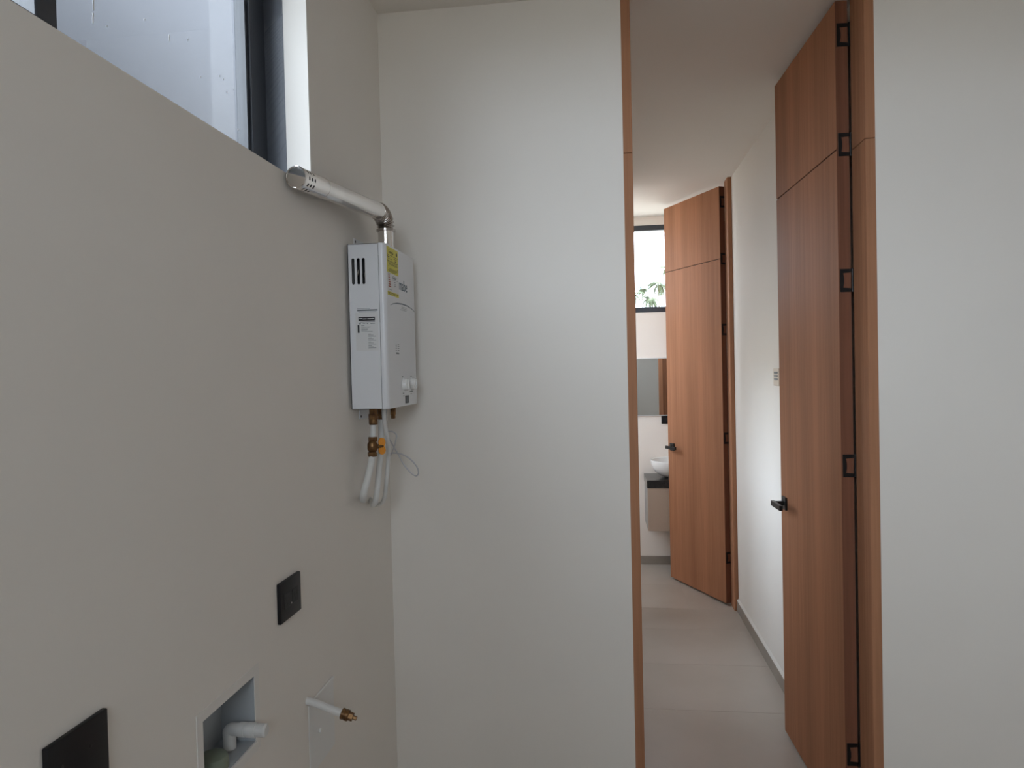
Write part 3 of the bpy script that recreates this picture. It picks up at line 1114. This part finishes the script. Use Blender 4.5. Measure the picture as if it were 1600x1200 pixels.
wp3 = thing('gas_pipe', (-0.615, 2.0, HZ0), 'thin white straight pipe hanging beside the looped grey cord', 'pipe')
b = MB()
hexnut(b, (-0.6100, 2.020, 1.4300), 0.0085, 0.024)
hexnut(b, (-0.6100, 2.020, 1.4130), 0.0070, 0.012)
b.build('brass_coupling', m_brass, wp3)
b = MB()
b.tube(spline([(-0.618, 1.955, 1.4400), (-0.619, 1.965, 1.40), (-0.622, 2.00, 1.34), (-0.629, 2.02, 1.28), (-0.637, 2.025, 1.22), (-0.648, 2.032, 1.165), (-0.668, 2.04, 1.145), (-0.692, 2.05, 1.142)]), 0.0062, 12)
b.build('straight_pipe', m_pvc, wp3, smooth=True)

cord_pts = [(-0.640, 2.03, 1.4405), (-0.6430, 2.045, 1.405), (-0.6487, 2.06, 1.3695), (-0.6368, 2.06, 1.3655), (-0.6229, 2.06, 1.3634), (-0.6132, 2.06, 1.3535), (-0.6177, 2.065, 1.3342), (-0.6263, 2.075, 1.3148),
            (-0.6347, 2.08, 1.2974), (-0.6470, 2.085, 1.2815), (-0.652, 2.095, 1.280), (-0.645, 2.1, 1.2937), (-0.6287, 2.1, 1.2945), (-0.6085, 2.1, 1.2904), (-0.5846, 2.1, 1.2764), (-0.5649, 2.1, 1.2545), (-0.5584, 2.1, 1.2347),
            (-0.5658, 2.105, 1.2229), (-0.5818, 2.11, 1.2289), (-0.6054, 2.11, 1.2548), (-0.6247, 2.11, 1.2905), (-0.6402, 2.11, 1.3184), (-0.6556, 2.11, 1.3503), (-0.662, 2.12, 1.40), (-0.66, 2.12, 1.4405)]
b = MB()
b.tube(spline(cord_pts, 6), 0.0022, 8)
tag(b.build('cord', m_cable, smooth=True, origin=(-0.64, 2.06, 1.444)), 'thin grey cord looped under the water heater', 'cord')

# ------------------------------------------------------------------ fittings low on the left wall
# duplex socket
so = thing('wall_outlet', (XL, 1.4598, 1.0535), 'black duplex socket plate on the left wall above the white stub pipe', 'outlet')
b = MB()
b.box(XL, XL + 0.0085, 1.4085, 1.5115, 1.010, 1.097, bevel=0.0022, seg=3)
b.build('faceplate', m_blackplastic, so, smooth=True)
for yc in (1.440, 1.480):
    b = MB()
    zc = 1.0535
    b.box(XL + 0.0080, XL + 0.0092, yc - 0.015, yc + 0.015, zc - 0.016, zc + 0.016, bevel=0.0004, seg=1)
    sk = b.build('socket', m_blackplastic, so)
    for (dy, dz, w, h) in ((-0.007, 0.004, 0.0022, 0.009), (0.007, 0.004, 0.0022, 0.009)):
        b = MB()
        b.box(XL + 0.0090, XL + 0.0094, yc + dy - w / 2, yc + dy + w / 2, zc + dz - h / 2, zc + dz + h / 2)
        b.build('slot', m_socket, sk)
    b = MB()
    b.tube([(XL + 0.0090, yc, zc - 0.008), (XL + 0.0094, yc, zc - 0.008)], 0.0026, 10)
    b.build('ground_hole', m_socket, sk)
b = MB()
b.tube([(XL + 0.0080, 1.4598, 1.0415), (XL + 0.0094, 1.4598, 1.0415)], 0.002, 10)
b.build('screw', m_steel, so)
# blank plate, nearer
bp_ = thing('blank_plate', (XL, 0.8277, 1.045), 'large black blank wall plate nearest the camera, low on the left wall', 'wall plate')
b = MB()
b.box(XL, XL + 0.0085, 0.7745, 0.8815, 0.985, 1.0885, bevel=0.002, seg=3)
b.build('faceplate', m_blackplastic, bp_, smooth=True)
for yc in (0.797, 0.847):
    b = MB()
    b.lathe([(0, 0.0), (0.0028, 0.0), (0.0028, 0.0005), (0, 0.0007)], (XL + 0.0085, yc, 1.0535), (1, 0, 0), 10)
    b.build('screw_cap', m_blackmetal, bp_)

# recessed washing-machine box
wb = thing('washer_box', (XL, 1.21, BOX[2]), 'white recessed washing machine supply box holding a capped elbow pipe', 'utility box')
y0, y1, z0, z1 = BOX
b = MB()
fw = 0.018
# flange, slightly proud of the wall, with the hollow behind it
b.box(XL, XL + 0.002, y0 - fw, y0 + 0.001, z0 - fw, z1 + fw, bevel=0.0006, seg=1)
b.box(XL, XL + 0.002, y1 - 0.001, y1 + fw, z0 - fw, z1 + fw, bevel=0.0006, seg=1)
b.box(XL, XL + 0.002, y0, y1, z1 - 0.001, z1 + fw, bevel=0.0006, seg=1)
b.box(XL, XL + 0.005, y0, y1, z0 - fw, z0 + 0.001, bevel=0.0006, seg=1)
b.build('flange', m_flange, wb)
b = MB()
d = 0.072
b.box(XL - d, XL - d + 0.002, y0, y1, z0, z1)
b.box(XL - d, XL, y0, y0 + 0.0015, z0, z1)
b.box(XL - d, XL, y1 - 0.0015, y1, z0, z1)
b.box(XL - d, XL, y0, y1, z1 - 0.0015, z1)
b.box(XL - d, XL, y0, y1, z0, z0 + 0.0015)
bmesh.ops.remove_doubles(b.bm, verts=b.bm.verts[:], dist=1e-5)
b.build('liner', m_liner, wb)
el = thing('elbow_pipe', (-0.728, 1.2695, BOX[2]), 'white plastic elbow pipe with capped end poking out of the wall box', 'pipe')
b = MB()
ep = [(-0.728, 1.2695, BOX[2] + 0.001), (-0.728, 1.2695, 0.850)]
for k in range(1, 7):
    a = PI / 2 * k / 6
    ep.append((-0.728 + 0.007 * (1 - math.cos(a)), 1.2695, 0.850 + 0.007 * math.sin(a)))
ep.append((-0.690, 1.2695, 0.8570))
b.tube(ep, 0.0124, 18)
b.build('bend', m_pvc, el, smooth=True)
b = MB()
b.lathe([(0, 0), (0.0138, 0), (0.0138, 0.012), (0.0128, 0.0125), (0.0128, 0.0155), (0.0140, 0.016), (0.0140, 0.034), (0.0128, 0.0345), (0.0128, 0.052), (0.010, 0.055), (0, 0.0555)], (-0.706, 1.2695, 0.8570), (1, 0, 0), 22)
b.build('capped_end', m_pvc, el, smooth=True)
b = MB()
b.lathe([(0, 0.0), (0.0285, 0.0), (0.0285, 0.018), (0.026, 0.023), (0.016, 0.027), (0, 0.0285)], (-0.7235, 1.200, BOX[2] + 0.0019), (0, 0, 1), 24)
tag(b.build('drain_plug', m_green, smooth=True, origin=(-0.7235, 1.200, BOX[2] + 0.0015)), 'dull green round plug lying in the white wall box', 'plug')

# plugged stub pipe over its access plate
ap = thing('access_plate', (XL, 1.62, 0.62), 'white flush access plate on the left wall behind the brass-ended stub', 'wall plate')
b = MB()
b.box(XL, XL + 0.0025, 1.548, 1.70, 0.60, 0.768, bevel=0.0008, seg=1)
b.build('plate', m_white, ap)
b = MB()
b.box(XL, XL + 0.006, 1.556, 1.70, 0.768, 0.775, bevel=0.0015, seg=1)
b.build('upper_lip', m_white, ap)
b = MB()
b.tube([(XL + 0.0025, 1.605, 0.682), (XL + 0.0085, 1.605, 0.682)], 0.005, 12)
b.build('catch', m_white, ap, smooth=True)
sp = thing('stub_pipe', (XL, 1.545, 0.781), 'white stub pipe with a brass plug sticking out of the left wall', 'pipe')
b = MB()
b.tube(spline([(XL - 0.01, 1.545, 0.783), (-0.680, 1.545, 0.781), (-0.650, 1.545, 0.771), (-0.625, 1.545, 0.762), (-0.604, 1.545, 0.7555)]), 0.0088, 16)
b.build('pipe', m_pvc, sp, smooth=True)
b = MB()
ax_ = Vector((0.95, 0, -0.3)).normalized()
b.lathe([(0, 0), (0.0120, 0), (0.0128, 0.001), (0.0128, 0.006), (0.0118, 0.007), (0.0118, 0.009), (0.0128, 0.010), (0.0128, 0.017), (0.0115, 0.0185), (0, 0.0185)], (-0.608, 1.545, 0.7568), ax_, 22)
pl = b.build('brass_fitting', m_brass, sp, smooth=True)
b = MB()
b.lathe([(0, 0), (0.0095, 0), (0.0095, 0.010), (0.0045, 0.0105), (0.0045, 0.019), (0, 0.019)], Vector((-0.608, 1.545, 0.7568)) + ax_ * 0.0185, ax_, 6)
b.build('plug', m_brass, pl)

# ------------------------------------------------------------------ corridor control plate
cp = thing('control_plate', (XC, 3.445, 1.486), 'small beige wall control with grey marks beside the near oak door', 'switch')
b = MB()
b.box(XC - 0.008, XC, 3.395, 3.497, 1.440, 1.523, bevel=0.002, seg=2)
fp = b.build('faceplate', m_beigeplate, cp)
for z in (1.502, 1.487, 1.472):
    b = MB()
    b.box(XC - 0.0105, XC - 0.007, 3.415, 3.475, z - 0.0045, z + 0.0045, bevel=0.001, seg=1)
    b.build('rocker', m_inkgrey, cp)

# ------------------------------------------------------------------ bathroom
VX0, VX1, VY = 0.331, 1.15, 5.203
VT = 0.714
va = thing('vanity_cabinet', ((VX0 + VX1) / 2, YBATH, 0.34), 'wall hung bathroom vanity cabinet with beige front under the black countertop', 'cabinet')
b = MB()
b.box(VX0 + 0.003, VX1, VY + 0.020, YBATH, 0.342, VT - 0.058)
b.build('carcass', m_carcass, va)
b = MB()
b.box(VX0 + 0.004, VX1, VY, VY + 0.019, 0.342, VT - 0.060, bevel=0.001, seg=1)
b.build('drawer_front', m_beige, va)
b = MB()
b.box(VX0, VX1 + 0.003, VY - 0.002, YBATH, VT - 0.058, VT, bevel=0.0012, seg=1)
tag(b.build('countertop', m_granite, origin=((VX0 + VX1) / 2, YBATH, VT - 0.058)), 'black polished stone countertop under the white vessel basin', 'countertop')
b = MB()
BR = 0.195
b.lathe([(0, 0.0), (0.075, 0.0), (0.086, 0.003), (0.125, 0.016), (0.160, 0.041), (0.182, 0.075), (0.192, 0.105), (BR, 0.128), (BR - 0.003, 0.131), (BR - 0.009, 0.128), (0.172, 0.090), (0.130, 0.050), (0.07, 0.024), (0, 0.018)], (0.565, 5.365, VT), (0, 0, 1), 48)
tag(b.build('vessel_basin', m_ceramic, smooth=True, origin=(0.565, 5.365, VT)), 'round white ceramic vessel basin on the black countertop', 'basin')
mi = thing('mirror', (0.55, YBATH, 1.171), 'frameless mirror on the bathroom wall under the window', 'mirror')
b = MB()
b.box(0.08, 1.10, YBATH - 0.012, YBATH, 1.164, 1.616)
b.build('backing', m_white, mi)
b = MB()
b.box(0.082, 1.098, YBATH - 0.017, YBATH - 0.012, 1.171, 1.610, bevel=0.001, seg=1)
b.build('glass', m_mirror, mi)
bo = thing('bathroom_outlet', (0.53, YBATH, 1.138), 'black outlet plate on the bathroom wall just below the mirror', 'outlet')
b = MB()
b.box(0.4735, 0.590, YBATH - 0.009, YBATH, 1.101, 1.163, bevel=0.002, seg=2)
b.build('faceplate', m_blackplastic, bo)
b = MB()
b.box(0.50, 0.565, YBATH - 0.0100, YBATH - 0.0085, 1.118, 1.146, bevel=0.0004, seg=1)
b.build('socket', m_socket, bo)
